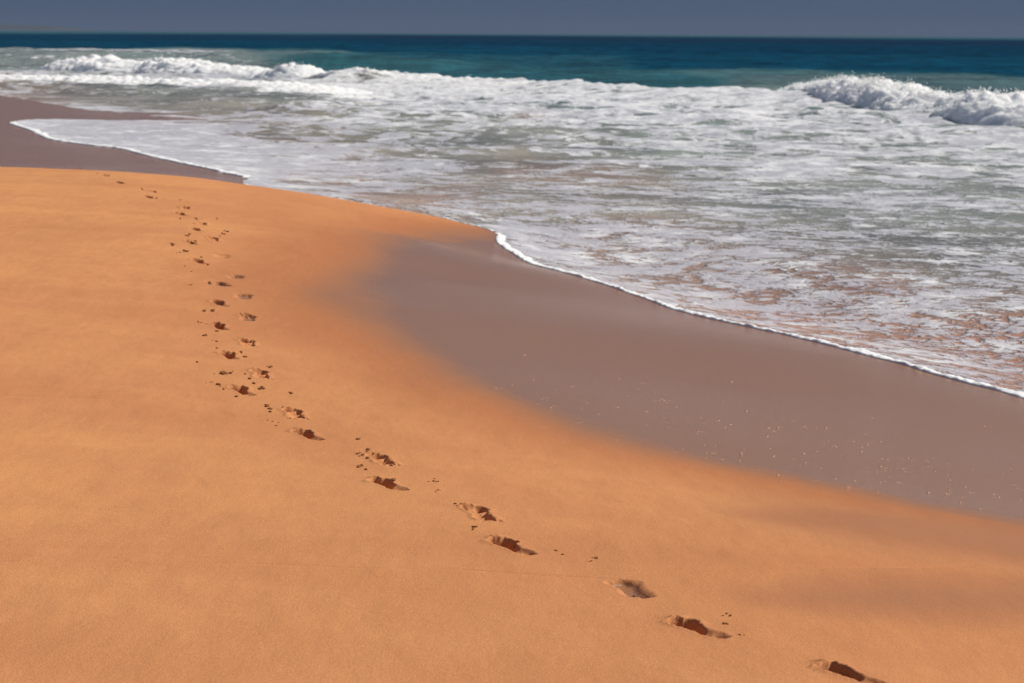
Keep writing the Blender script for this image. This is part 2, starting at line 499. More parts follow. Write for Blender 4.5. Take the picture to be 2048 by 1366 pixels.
# ---- wetness of the sand
WET_PX = [(1010, 462, .40), (900, 452, .50), (760, 462, .72), (700, 500, .80), (650, 560, .86), (620, 596, .87), (700, 640, .85), (800, 700, .82), (850, 745, .80), (920, 785, .78), (1050, 838, .76), (1200, 885, .74),
          (1350, 925, .71), (1500, 952, .69), (1650, 985, .68), (1800, 1015, .69), (2048, 1045, .69), (2600, 1100, .69)]
WETP = [at(*p) for p in WET_PX]
WETP = smooth_line(WETP, 2)
WPOLY = np.array(list(map(tuple, WETP)) + [(9, 3), (30, 3), (30, 40), (0.6, 40), (0.2, 26.5)])
W2 = np.array([at(*p) for p in [(1560, 1215, .84), (1700, 1188, .82), (1850, 1170, .80), (2100, 1160, .76), (2600, 1170, .72), (2600, 1260, .76), (2100, 1240, .80), (1850, 1228, .82)]])
W3 = np.array([at(*p) for p in [(1500, 1040, .78), (1600, 1010, .74), (1900, 1030, .70), (2300, 1060, .70), (2300, 1150, .74), (1900, 1110, .76)]])
BW = np.array([(-4.6, 30.8), (-7.4, 30.6), (-10, 32), (-16, 42), (-22, 56), (-30, 75), (-60, 120), (-100, 220), (60, 220), (60, 34), (-0.6, 26.9), (-1.8, 27.6), (-3.2, 29.5)])

def wet_damp(x, y):
    def soft(poly, w0, closed=True, bias=0.0):
        d = seg_dist(poly, x, y, True)
        s = np.where(inside(poly, x, y), d, -d) + bias
        s = s + 0.10 * fbm2(x * 1.4, y * 0.5, 3, 8.0) * w0 / 0.3
        return s
    r = np.clip(y / 12.0, 0.5, 3)
    s1 = soft(WPOLY, 0.3)
    wet = sstep(-0.26, 0.42, s1 / r ** 0.5 + 0.10 * fbm2(x * 0.9, y * 0.45, 4, 19.0))
    damp = sstep(-1.3, 0.15, s1 + 0.3 * noise2(x * .7, y * .35, 9.1))
    s2 = soft(W2, 0.3); wet = np.maximum(wet, 0.45 * sstep(-0.3, 0.3, s2)); damp = np.maximum(damp, 0.7 * sstep(-0.5, 0.1, s2))
    s3 = soft(W3, 0.3); damp = np.maximum(damp, 0.8 * sstep(-0.4, 0.2, s3)); wet = np.maximum(wet, 0.42 * sstep(-0.5, 0.4, s3))
    s4 = soft(BW, 0.3); wet = np.maximum(wet, sstep(-0.2, 0.3, s4)); damp = np.maximum(damp, sstep(-0.8, 0.1, s4))
    e = edge_sdf(x, y); wet = np.maximum(wet, sstep(-0.25, 0.0, e)); damp = np.maximum(damp, sstep(-0.6, 0.0, e))
    return wet, damp

# ------------------------------------------------------------------ polar sheets
def thetas(dense, half):
    core = np.arange(-half, half + dense / 2, dense)
    side = [half]
    st = dense
    while side[-1] < 179:
        st = min(st * 1.18, 6.0); side.append(min(side[-1] + st, 180))
    side = np.array(side[1:])
    return np.radians(np.concatenate([-side[::-1], core, side]))

def radii(h, r0, r1, step_px, rmin_list=()):
    k = h * 2300.0
    rows = []
    p = k / r0
    while p > k / r1:
        rows.append(k / p); p -= step_px
    rows.append(r1)
    return np.array(list(rmin_list) + rows)

def polar(th, rr):
    T, Rr = np.meshgrid(th, rr)
    return Rr * np.sin(T), Rr * np.cos(T)

# footprints: photo pixel, kind, depth, scale
#  kinds: deep, ridged, puddle, faint, small
PR_L = [(1712, 1352, 'puddle_deep', .050), (1400, 1257, 'deep', .058), (1027, 1094, 'deep', .058), (779, 970, 'deep', .058), (618, 869, 'deep', .055), (486, 780, 'deep', .052),
        (459, 712, 'deep', .052), (440, 654, 'deep', .052), (441, 608, 'puddle_deep', .036), (440, 567, 'puddle', .034), (400, 524, 'deep', .048), (384, 487, 'deep', .040), (394, 460, 'deep', .052),
        (364, 428, 'deep', .040), (300, 394, 'deep', .052), (242, 367, 'deep', .052)]
PR_R = [(1262, 1177, 'wet', .022), (960, 1030, 'ridged', .029), (763, 921, 'ridged', .029), (589, 826, 'ridged', .029), (521, 748, 'ridged', .032), (495, 686, 'ridged', .029),
        (495, 637, 'puddle_faint', .026), (486, 592, 'puddle', .026), (471, 552, 'puddle', .028), (444, 512, 'faint', .018), (427, 480, 'ridged', .035), (404, 447, 'ridged', .038), (371, 416, 'ridged', .036),
        (305, 384, 'ridged', .035), (212, 352, 'ridged', .036), (158, 337, 'ridged', .036)]

prints = []
for side, arr in (('left', PR_L), ('right', PR_R)):
    pts = [hit(a[0], a[1]) for a in arr]
    for i, (a, p) in enumerate(zip(arr, pts)):
        q0 = pts[max(i - 1, 0)]; q1 = pts[min(i + 1, len(pts) - 1)]
        ang = math.atan2(q1[1] - q0[1], q1[0] - q0[0])
        ang = ang * 0.7 + math.radians(112) * 0.3
        prints.append(dict(side=side, i=i, x=p[0], y=p[1], ang=ang + rng.uniform(-.06, .06), kind=a[2], depth=a[3]))

def to_local(p, x, y):
    dx = x - p['x']; dy = y - p['y']; c, s = math.cos(p['ang']), math.sin(p['ang'])
    return dx * c + dy * s, -dx * s + dy * c      # u along the foot (far end +), v to the left

# sand sheet
th = thetas(0.034, 15.5)
rr = radii(1.7, 5.2, 60, 0.9, (0.02, 0.5, 1, 1.6, 2.2, 2.8, 3.3, 3.8, 4.2, 4.6, 4.9))
rr = np.concatenate([rr[rr < 11], radii(1.7, 11, 60, 0.55), np.geomspace(64, 5000, 40)])
X, Y = polar(th, rr)
Z = sand_z(X, Y)
Z = np.where(np.hypot(X, Y) > 300, -3.0, Z)
wet, damp = wet_damp(X, Y)
damp = np.maximum(damp, 0.30 * (1 - sstep(0.86, 1.0, Z)))
fc = grid_faces(*X.shape)
kill = np.zeros(X.size, bool)
xf, yf = X.ravel(), Y.ravel()
for p in prints:
    u, v = to_local(p, xf, yf)
    kill |= (u / 0.195) ** 2 + (v / 0.125) ** 2 < 1
fk = kill[fc].all(axis=1)
fc = fc[~fk]
sand = mesh_obj('sand', np.stack([X, Y, Z], -1), fc, SAND, attrs={'wet': wet, 'damp': damp})
tag(sand, 'smooth orange beach sand, mauve-grey where the waves wet it', 'beach', kind='structure')

# ------------------------------------------------------------------ footprints
def print_profile(p, u, v):
    """height change of the sand for a bare footprint; u along (far end +), v across (left +)"""
    k = p['kind']; D = p['depth']; sgn = 1 if p['side'] == 'left' else -1
    sd_ = p['i'] * 3.7 + (50 if sgn > 0 else 0)
    u = u / 0.93; v = v / 0.93
    uu = u + 0.012 * noise2(u * 24, v * 24, sd_ + 1); vv = v + 0.009 * noise2(u * 26, v * 26, sd_ + 2)
    vv = vv - sgn * 0.010 * np.sin((uu + .02) * 16)
    # half width of a sole along its length
    hw = np.interp(uu, [-.135, -.128, -.10, -.06, -.01, .04, .08, .112, .130, .137], [0, .024, .036, .037, .029, .034, .047, .045, .030, 0])
    ed = hw - np.abs(vv)                        # + inside
    ed = np.minimum(ed, 0.135 - np.abs(uu) + 0.0)
    wall = sstep(-0.006, 0.018, ed)
    lum = fbm2(u * 45, v * 45, 3, sd_ + 5)
    rimd = np.clip(-ed, 0, 1)
    rim = np.exp(-((rimd - 0.010) / 0.016) ** 2) * sstep(0.004, -0.004, ed)
    if 'deep' in k:
        far_ = sstep(-.030, .022, uu + 0.5 * vv + .012 * lum)
        wide = sstep(-0.006, 0.026, ed)
        z = -D * 1.1 * far_ * wall - (1 - far_) * D * (0.24 + 0.14 * sstep(-.05, -.11, uu)) * wide + rim * 0.005 * (0.3 + 0.9 * sstep(-.02, .13, u)) * (1 + 0.8 * lum)
        # heap thrown up beyond the far end
        z += 0.007 * np.exp(-((u - .160) / .032) ** 2 - (v / .045) ** 2) * (1 + 0.35 * lum)
        z += -wall * 0.0035 * lum
    elif k == 'ridged':
        rid = np.cos((uu + 0.5 * vv) * 2 * math.pi / 0.062 + sd_)
        dep = D * (0.75 + 0.40 * rid * sstep(-.06, .10, uu) + 0.2 * np.exp(-((uu + .09) / .03) ** 2))
        z = -dep * wall + rim * 0.004 * (1 + lum)
        for q in range(5):
            tu = -.118 - .004 * abs(q - 1.5); tv = sgn * (-.034 + q * .017)
            z += -0.014 * np.exp(-((u - tu) / .010) ** 2 - ((v - tv) / .0065) ** 2)
        z += wall * 0.005 * lum + 0.009 * np.exp(-((u - .150) / .030) ** 2 - (v / .045) ** 2) * (1 + 0.4 * lum)
    elif k == 'puddle':
        wide = sstep(-0.035, 0.022, ed)
        z = -D * wide * (1.0 + 0.45 * lum)
    elif k == 'wet':
        wide = sstep(-0.03, 0.024, ed)
        z = -D * wide * (1.0 + 0.05 * lum) + rim * 0.002
    elif k == 'puddle_faint':
        wide = sstep(-0.03, 0.022, ed)
        z = -D * wide + rim * 0.006 * (1 + lum) + 0.012 * np.exp(-((u - .145) / .035) ** 2 - (v / .045) ** 2) * (1 + lum)
    else:
        wide = sstep(-0.04, 0.025, ed)
        z = -D * wide + 0.006 * np.exp(-((u - .145) / .045) ** 2 - (v / .05) ** 2)
    return z

ORD = ['first', 'second', 'third', 'fourth', 'fifth', 'sixth', 'seventh', 'eighth', 'ninth', 'tenth', 'eleventh', 'twelfth', 'thirteenth', 'fourteenth', 'fifteenth', 'sixteenth']
LOOK = {'deep': 'deep dark footprint', 'ridged': 'shallow ridged footprint', 'puddle': 'flooded grey footprint', 'puddle_deep': 'deep footprint with a wet floor',
        'puddle_faint': 'blurred footprint with a thin pool', 'faint': 'faint washed-out footprint', 'wet': 'smooth filled-in mauve wet footprint'}
pr_objs = []
for p in prints:
    nu, nv = (150, 110) if p['y'] < 14 else (90, 66)
    a = np.linspace(-1, 1, nu) ; b = np.linspace(-1, 1, nv)
    U, V = np.meshgrid(a * 0.285, b * 0.205, indexing='ij')
    # squircle the patch
    q = ((U / .285) ** 6 + (V / .205) ** 6) ** (1 / 6)
    c, s = math.cos(p['ang']), math.sin(p['ang'])
    WX = p['x'] + U * c - V * s; WY = p['y'] + U * s + V * c
    base = sand_z(WX, WY)
    lift = 0.0003 - 0.0030 * sstep(0.84, 1.0, q)
    pz = print_profile(p, U, V)
    ZZ = base + lift + pz
    wt, dm_shade = wet_damp(WX, WY)
    dm_shade = np.maximum(dm_shade, 0.30 * (1 - sstep(0.86, 1.0, base)))
    if 'deep' in p['kind']: dm_shade = np.maximum(dm_shade, 0.9 * sstep(-0.55, -0.9, pz / p['depth']))  # exposed moist sand, and the hollow's shade painted darker into its colour
    if p['kind'] == 'wet': wt = np.maximum(wt, 0.95 * sstep(-0.010, -0.020, pz)); dm_shade = np.maximum(dm_shade, 0.7 * sstep(-0.003, -0.012, pz))
    if 'puddle' in p['kind']:
        halo = np.exp(-((np.hypot(U / .20, V / .11)) ** 4))
        dm_shade = np.maximum(dm_shade, 0.5 * halo); wt = np.maximum(wt, 0.45 * sstep(-0.004, -0.016, pz))
    z0 = float(sand_z(np.array([p['x']]), np.array([p['y']]))[0])
    vv_ = np.stack([WX - p['x'], WY - p['y'], ZZ - z0], -1)
    o = mesh_obj('footprint', vv_, grid_faces(nu, nv)[:, ::-1], SAND, attrs={'wet': wt, 'damp': dm_shade})
    o.location = (p['x'], p['y'], z0)
    tag(o, f"{LOOK[p['kind']]}, {ORD[p['i']]} from the bottom in the {p['side']} row", 'footprint', 'bare footprints in the trail across the sand')
    if 'puddle' in p['kind']:
        lev = {'puddle': -0.74, 'puddle_deep': -0.78, 'puddle_faint': -0.7}[p['kind']] * p['depth']
        if p['kind'] == 'puddle_deep': lev = -0.52 * p['depth']
        n = 40
        A = np.linspace(0, 2 * math.pi, n, endpoint=False)
        ring = [(0, 0, lev)]
        PU = 0.142 * np.cos(A); PV = 0.060 * np.sin(A)
        xs = PU * c - PV * s; ys = PU * s + PV * c
        gx = float(sand_z(np.array([p['x'] + .1]), np.array([p['y']]))[0] - z0) / .1
        gy = float(sand_z(np.array([p['x']]), np.array([p['y'] + .1]))[0] - z0) / .1
        vs = ring + [(x_, y_, lev) for x_, y_ in zip(xs, ys)]
        fs = [(0, 1 + i, 1 + (i + 1) % n) for i in range(n)]
        mesh_obj('puddle', vs, fs, PUD, parent=o)
    pr_objs.append(o)

# ------------------------------------------------------------------ clods kicked out of the prints
def clod_mesh(seed):
    import bmesh
    bm = bmesh.new(); bmesh.ops.create_icosphere(bm, subdivisions=3, radius=1.0)
    r = random.Random(seed); off = r.uniform(0, 100)
    for v in bm.verts:
        c_ = v.co; n_ = float(noise3(np.array(c_.x * 1.5 + off), np.array(c_.y * 1.5), np.array(c_.z * 1.5)))
        n2_ = float(noise3(np.array(c_.x * 4 + off), np.array(c_.y * 4), np.array(c_.z * 4)))
        v.co = c_ * (1 + .45 * n_ + .18 * n2_); v.co.z *= 0.72
    me = bpy.data.meshes.new('sand_clod'); bm.to_mesh(me); bm.free()
    me.materials.append(CLOD)
    for pl in me.polygons: pl.use_smooth = True
    return me
CM = [clod_mesh(i) for i in range(8)]
c5 = lambda x, y: (x / 3.413, 300 + y / 3.413)
c6 = lambda x, y: (380 + x / 3.413, 560 + y / 3.413)
c7 = lambda x, y: (700 + x / 3.413, 840 + y / 3.413)
c8 = lambda x, y: (1200 + x / 2.415, 966 + y / 2.415)
# (pixel, number of clods, spread px, size m)
CL = [(c5(1235, 340), 3, 6, .012), (c5(1215, 395), 2, 4, .010), (c5(1350, 470), 3, 4, .016), (c5(1325, 500), 2, 5, .010), (c5(1275, 590), 4, 8, .016), (c5(1180, 657), 4, 6, .015), (c5(1270, 700), 5, 6, .014), (c5(1225, 705), 2, 5, .010),
      (c5(1545, 553), 4, 6, .014), (c5(1525, 572), 3, 5, .012), (c5(1500, 595), 2, 3, .010), (c5(1480, 468), 2, 3, .010), (c5(1435, 915), 3, 5, .016), (c5(1375, 735), 2, 2, .012), (c5(1260, 790), 2, 2, .011), (c5(1305, 828), 1, 2, .010), (c5(1320, 915), 3, 12, .008), (c5(1230, 468), 3, 5, .012),
      (c5(965, 262), 3, 6, .014), (c5(655, 163), 2, 4, .014), (c5(1070, 328), 1, 1, .02), (c5(1420, 785), 2, 3, .014),
      (c6(97, 215), 3, 3, .014), (c6(157, 213), 4, 4, .015), (c6(60, 298), 4, 7, .008), (c6(185, 350), 4, 4, .013), (c6(105, 380), 5, 4, .013), (c6(183, 424), 2, 2, .010), (c6(183, 468), 1, 1, .010), (c6(145, 410), 2, 6, .006),
      (c6(352, 495), 3, 4, .010), (c6(382, 525), 4, 5, .013), (c6(55, 562), 2, 2, .011), (c6(545, 590), 5, 6, .009), (c6(240, 637), 9, 8, .016), (c6(165, 640), 1, 1, .010), (c6(293, 623), 1, 1, .009), (c6(375, 640), 2, 2, .009), (c6(405, 672), 4, 5, .011),
      (c6(437, 698), 3, 3, .012), (c6(190, 712), 3, 5, .012), (c6(230, 735), 4, 12, .007), (c6(130, 700), 4, 8, .006), (c6(490, 735), 7, 6, .013), (c6(685, 760), 5, 7, .010), (c6(518, 850), 4, 4, .015), (c6(550, 875), 4, 4, .013), (c6(545, 893), 2, 2, .010),
      (c6(680, 938), 2, 3, .008), (c6(635, 862), 1, 1, .008), (c6(318, 790), 1, 1, .009), (c6(560, 960), 4, 16, .005), (c6(600, 985), 2, 8, .005),
      (c7(60, 128), 5, 5, .009), (c7(118, 210), 4, 4, .010), (c7(75, 242), 4, 8, .008), (c7(172, 231), 4, 4, .009), (c7(65, 320), 6, 6, .010), (c7(112, 340), 3, 4, .009), (c7(120, 265), 1, 1, .012), (c7(282, 318), 1, 1, .012), (c7(300, 420), 6, 5, .010),
      (c7(585, 418), 8, 12, .005), (c7(600, 495), 6, 10, .005), (c7(855, 740), 6, 9, .007), (c7(745, 590), 4, 10, .006), (c7(978, 692), 2, 2, .011), (c7(1135, 842), 6, 6, .009), (c7(1415, 888), 3, 6, .006), (c7(1450, 918), 3, 4, .006), (c7(1680, 943), 6, 8, .007), (c7(1640, 960), 3, 8, .004),
      (c8(620, 640), 6, 9, .006), (c8(600, 680), 5, 8, .006), (c8(680, 735), 3, 6, .006), (c8(165, 516), 1, 1, .008)]
clods = 0
for (px, py), n, spd, sz in CL:
    for _ in range(n):
        x_ = px + random.gauss(0, spd * .45) * 1.0; y_ = py + random.gauss(0, spd * .22)
        wx, wy = hit(x_, y_)
        s_ = sz * random.uniform(.28, .75)
        zz = float(sand_z(np.array([wx]), np.array([wy]))[0])
        for p in prints:
            u, v = to_local(p, wx, wy)
            if abs(u) < .285 and abs(v) < .205:
                zz += float(print_profile(p, np.array([u]), np.array([v]))[0])
        o = bpy.data.objects.new('sand_clod', random.choice(CM)); C.objects.link(o)
        o.location = (wx, wy, zz + s_ * 0.45)
        o.scale = (s_ * random.uniform(.8, 1.2), s_ * random.uniform(.9, 1.5), s_ * random.uniform(.7, 1.1))
        o.rotation_euler = (random.uniform(-.4, .4), random.uniform(-.4, .4), random.uniform(0, 6.28))
        np_ = min(prints, key=lambda p: math.hypot(p['x'] - wx, p['y'] - wy))
        tag(o, f"small crumb of sand by the {ORD[np_['i']]} footprint from the bottom in the {np_['side']} row", 'sand clod', 'crumbs of sand beside the footprints')
        clods += 1
print('clods', clods)

# ------------------------------------------------------------------ sea
def ctrl(lst):
    out = []
    for t in lst:
        px, py, v = t[:3]; s = t[3] if len(t) > 3 else 1.0
        x_, y_ = at(px, py, 0.1)
        out.append((x_ / y_, math.log(y_), v, s))
    return out

FOAM_C = ctrl([(1060, 492, .90, .5), (1100, 520, .85, .5), (100, 260, .95), (200, 275, .93), (300, 300, .93), (450, 330, .92), (450, 270, .80), (300, 255, .92), (600, 270, .60), (650, 300, .66), (560, 350, .95), (700, 350, .82), (650, 372, .55, .7), (800, 395, .50, .7), (900, 420, .55, .7), (700, 330, .75),
               (600, 245, .70), (760, 262, .62), (900, 270, .52), (800, 290, .42), (950, 300, .52), (850, 340, .80), (1000, 330, .35, .8), (1100, 320, .42, .6), (1180, 360, .46, .6), (1050, 370, .72), (1250, 385, .52), (1000, 410, .56), (1150, 430, .60),
               (1300, 300, .62), (1500, 280, .72), (1700, 280, .75), (1900, 280, .75), (2048, 300, .72), (1500, 330, .66), (1750, 340, .66), (2000, 350, .62), (1400, 400, .62), (1700, 400, .62), (2000, 410, .60), (1300, 450, .62), (1600, 460, .58), (1900, 460, .58), (2048, 500, .50),
               (1300, 500, .66), (1500, 520, .62), (1750, 530, .55), (1950, 545, .60), (1150, 480, .72), (1200, 530, .70), (1350, 570, .62), (1500, 590, .66), (1650, 600, .58), (1800, 600, .60), (1950, 610, .62), (2048, 640, .62), (1600, 650, .62), (1800, 680, .60), (1950, 700, .62), (2048, 750, .62), (2300, 800, .6),
               (900, 225, .70), (1000, 235, .62), (1200, 230, .72), (1100, 205, .82), (900, 200, .88), (760, 180, .88), (740, 205, .85), (850, 160, .92, .7), (1100, 175, .90, .7), (1300, 190, .85), (1400, 220, .75), (1500, 200, .9, .7), (1600, 230, .72),
               (300, 190, .36), (500, 195, .28), (650, 200, .32), (400, 215, .35), (600, 222, .45), (150, 190, .42), (0, 172, .60), (300, 175, .62, .6), (500, 172, .60, .6), (0, 150, .75, .6), (300, 152, .72, .6), (500, 158, .7, .6), (200, 150, .6, .5), (50, 128, .30, .6), (350, 128, .4, .5),
               (0, 102, .70, .6), (100, 104, .62, .6), (300, 104, .66, .5), (400, 99, .60, .4), (480, 99, .5, .4), (550, 112, .05, .6), (650, 115, .02, .6), (850, 107, .0), (950, 112, .0)])
BODY_C = ctrl([(100, 260, .22), (500, 300, .22), (700, 350, .18), (700, 375, .05, .6), (900, 420, .10, .7), (1050, 330, .04, .7), (1180, 365, .04, .7), (1280, 390, .12, .7), (1000, 410, .22), (1150, 440, .25), (1200, 500, .10), (1300, 510, .08), (1400, 530, .10), (1500, 560, .03), (1650, 600, .0), (1800, 620, .0), (2048, 640, .02),
               (1800, 700, .0), (2048, 740, .0), (1900, 560, .30), (1700, 520, .34), (2000, 540, .36), (1500, 480, .38), (1800, 450, .40), (1400, 420, .36), (1200, 400, .34), (1900, 400, .40), (1500, 340, .38), (1800, 320, .40), (1400, 270, .45), (1900, 270, .48), (1100, 300, .38), (900, 290, .36), (850, 340, .25),
               (600, 230, .30, .7), (620, 228, .14, .35), (1080, 226, .10, .35), (300, 200, .34), (500, 195, .38), (650, 210, .38), (100, 185, .22), (0, 195, .12), (250, 225, .18), (450, 235, .2), (300, 170, .42), (600, 170, .48), (900, 190, .50), (1200, 200, .52), (1500, 210, .5),
               (100, 128, .46, .6), (350, 125, .50, .6), (600, 118, .56, .6), (700, 120, .60, .6), (850, 130, .64), (400, 100, .46, .5), (100, 102, .42, .6), (550, 104, .56, .5), (1000, 145, .68, .8), (1250, 165, .66, .8), (1500, 150, .60, .7), (1600, 158, .56, .6), (1900, 165, .58, .7), (2048, 180, .58, .7),
               (0, 88, .80), (500, 88, .84), (1000, 100, .80), (1000, 120, .74), (1500, 120, .80), (2048, 130, .80), (1500, 95, .90), (2048, 100, .90), (1000, 85, .92), (0, 74, .9), (500, 74, .95), (1000, 75, 1.0), (1500, 80, 1.0), (2048, 86, 1.0)])

def shelf_line(x, y):
    """signed metres seaward of the long bore's crest"""
    P = np.array([at(a, b, .45) for a, b in [(720, 138), (800, 143), (1000, 154), (1300, 170), (1560, 179), (1800, 187), (2100, 196), (2600, 212)]])
    P = P[np.argsort(P[:, 0])]
    P = np.vstack([[P[0, 0] - 12, P[0, 1] + 6], P])
    return y - np.interp(x, P[:, 0], P[:, 1])

th = thetas(0.022, 14.5)
rr = radii(2.35, 11.0, 20000, 0.55, (3, 5, 7, 8, 9, 10, 10.5))
X, Y = polar(th, rr)
R_ = np.hypot(X, Y)
E = edge_sdf(X, Y)
SZ = sand_base(X, Y) + 0.014 * noise2(X * 0.55, Y * 0.35, 1.3)
S = tps_eval(TW, X, Y)
S = np.where((R_ < 150) & (Y > 0), np.clip(S, -0.02, 0.4), 0.0) * (1 - sstep(100, 150, R_))
thick = 0.016 * sstep(0.0, 0.14, E) - 0.05 * sstep(0.03, -0.12, E)
thick = thick + 0.008 * noise2(X * 5, Y * 3.0, 6.6) * sstep(.15, .5, E)
film = SZ + thick
deep = np.maximum(S, SZ + 0.015)
k = sstep(0.3, 3.0, E)
ZW = film * (1 - k) + deep * k
ZW = np.where((R_ > 150) | (E > 3.0), np.maximum(deep, 0) * (R_ < 150) + 0.0, ZW)
ZW = np.where(E < -0.4, SZ - 0.12, ZW)
# waves
near = sstep(0.4, 8, E); fade = 1 - sstep(120, 400, R_)
ru = X * 0.95 - Y * 0.30; rv = X * 0.30 + Y * 0.95      # along / across the fronts
chop = (0.008 + 0.100 * sstep(25, 70, Y)) * fbm2(ru * 0.55, rv * 0.95, 4, 12.0) + 0.15 * sstep(35, 80, Y) * fbm2(ru * 0.09, rv * 0.35, 3, 14.0)
ZW = ZW + near * fade * chop + 0.012 * near * fbm2(ru * 1.6, rv * 3.2, 3, 15.0) * (1 - sstep(30, 60, R_))
rdg = 1 - np.abs(noise2(ru * 0.045 + 2, rv * 0.17 + 1.2 * noise2(ru * 0.08, rv * 0.05, 51.0), 52.0)) * 2.6      # low wavelets rolling in
rdg = np.clip(rdg, 0, 1) ** 2 * (0.4 + 0.6 * sstep(-.2, .3, noise2(ru * 0.10, rv * 0.12, 53.0)))
ZW = ZW + 0.15 * rdg * near * fade * sstep(28, 60, Y)
shl = shelf_line(X, Y)
inX = sstep(-17, -9, X)
ZW = ZW + inX * (R_ < 400) * sstep(60, 90, Y) * 0.38 * np.where(shl < 0, np.exp(shl / 9.0), np.exp(-shl / 2.5))
# one small ridge of turned-over foam mid-surf
rl = Y - np.interp(X, [-9, -6, -3, 0, 3, 8, 14, 30], [74, 70, 69, 71, 74, 76, 73, 66]) - 1.2 * noise2(X * 0.35, X * 0, 31.0)
ZW = ZW + 0.20 * np.exp(-(rl / 1.0) ** 2) * sstep(-11, -7, X) * (0.6 + 0.8 * noise2(X * .5, X * 0 + 3.3, 33.0))
# swells outside
def swell(px0, py0, px1, py1, amp, wid):
    a = at(px0, py0, amp); b = at(px1, py1, amp)
    tt = (X - a[0]) / (b[0] - a[0])
    yy = a[1] + (b[1] - a[1]) * tt + 2.5 * noise2(X * 0.03, X * 0, 7.7) + 14 * noise2(X * 0.011, X * 0 + px0 * .01, 8.7)
    d = Y - yy
    return amp * np.where(d < 0, np.exp(-(d / wid) ** 2), np.exp(-(d / (wid * 2.4)) ** 2)) * sstep(-0.12, 0.12, tt) * sstep(1.15, .8, tt)
Wv = swell(-150, 97, 900, 110, 0.95, 9) + swell(1250, 158, 2300, 172, 0.25, 6) + swell(-300, 84, 2400, 98, 0.15, 16)
Wv = Wv + sstep(150, 260, R_) * (1 - sstep(1500, 3500, R_)) * 0.32 * fbm2(X * 0.022, Y * 0.035, 4, 21.0)
Wv = Wv + 0.16 * sstep(110, 200, R_) * (1 - sstep(1500, 4000, R_)) * fbm2(X * 0.22, Y * 0.07, 3, 26.0)
ZW = ZW + Wv * (Y > 0)
foam = gw_eval(FOAM_C, X, Y, (0.022, 0.14))
body = gw_eval(BODY_C, X, Y, (0.026, 0.16))
farm = (shl > 0.6) & (inX > 0.4) & (Y > 60)
foam = np.where(farm & (Y > 20), 0.0, foam)
foam = np.where((Y > 330) | (Y < 0), 0.0, foam)
foam = foam * (1 - sstep(118, 140, Y) * sstep(-.122, -.100, X / np.maximum(Y, 1)) * (shl > -3))
foam = np.where(farm, foam, np.maximum(foam, 0.93 * sstep(-5.0, -0.2, shl) * inX * (Y > 60) * (shl < 1.5)))
foam = np.maximum(foam, 0.85 * np.exp(-(rl / 1.2) ** 2) * sstep(-11, -7, X) * (Y > 0))
foam = np.where(Y > 0, foam + 0.16 * near * fade * fbm2(ru * 0.30 + 5, rv * 0.8, 3, 41.0) * (foam > .05) + 0.22 * (rdg - 0.25) * near * fade * sstep(22, 50, Y) * (foam > .05), foam)
foam = foam + 0.06 * sstep(30, 22, Y) * (foam > .05) * (Y > 5)
foam = np.maximum(foam, 0.7 * sstep(0.10, 0.02, E) * (E > -1))
body = np.where(Y < 0, 0.7, body)
LACE_C = ctrl([(100, 260, .35), (300, 290, .30), (500, 340, .35), (300, 255, .0), (700, 330, .15), (300, 175, .2), (100, 150, .5), (300, 240, .1), (900, 225, .5), (900, 170, .8), (1300, 185, .75), (1500, 210, .6), (1200, 230, .5), (1900, 280, .5), (1300, 300, .35),
                (1700, 300, .4), (1000, 330, .1), (1000, 400, .1), (1300, 420, .25), (1800, 450, .25), (1300, 520, .2), (1800, 620, .35), (1400, 590, .1), (2000, 720, .1), (100, 104, .3), (300, 104, .3)])
lace = np.clip(gw_eval(LACE_C, X, Y, (0.03, 0.16)), 0, 1)
fc = grid_faces(*X.shape)
dead = (E.ravel() < -0.6)[fc].all(axis=1)
sea = mesh_obj('sea', np.stack([X, Y, ZW], -1), fc[~dead], WATER, attrs={'foam': foam, 'body': body, 'lace': lace, 'grain': sstep(16, 55, Y)})
tag(sea, 'teal sea turning to foam-streaked grey-green surf over the sand', 'sea', kind='structure')

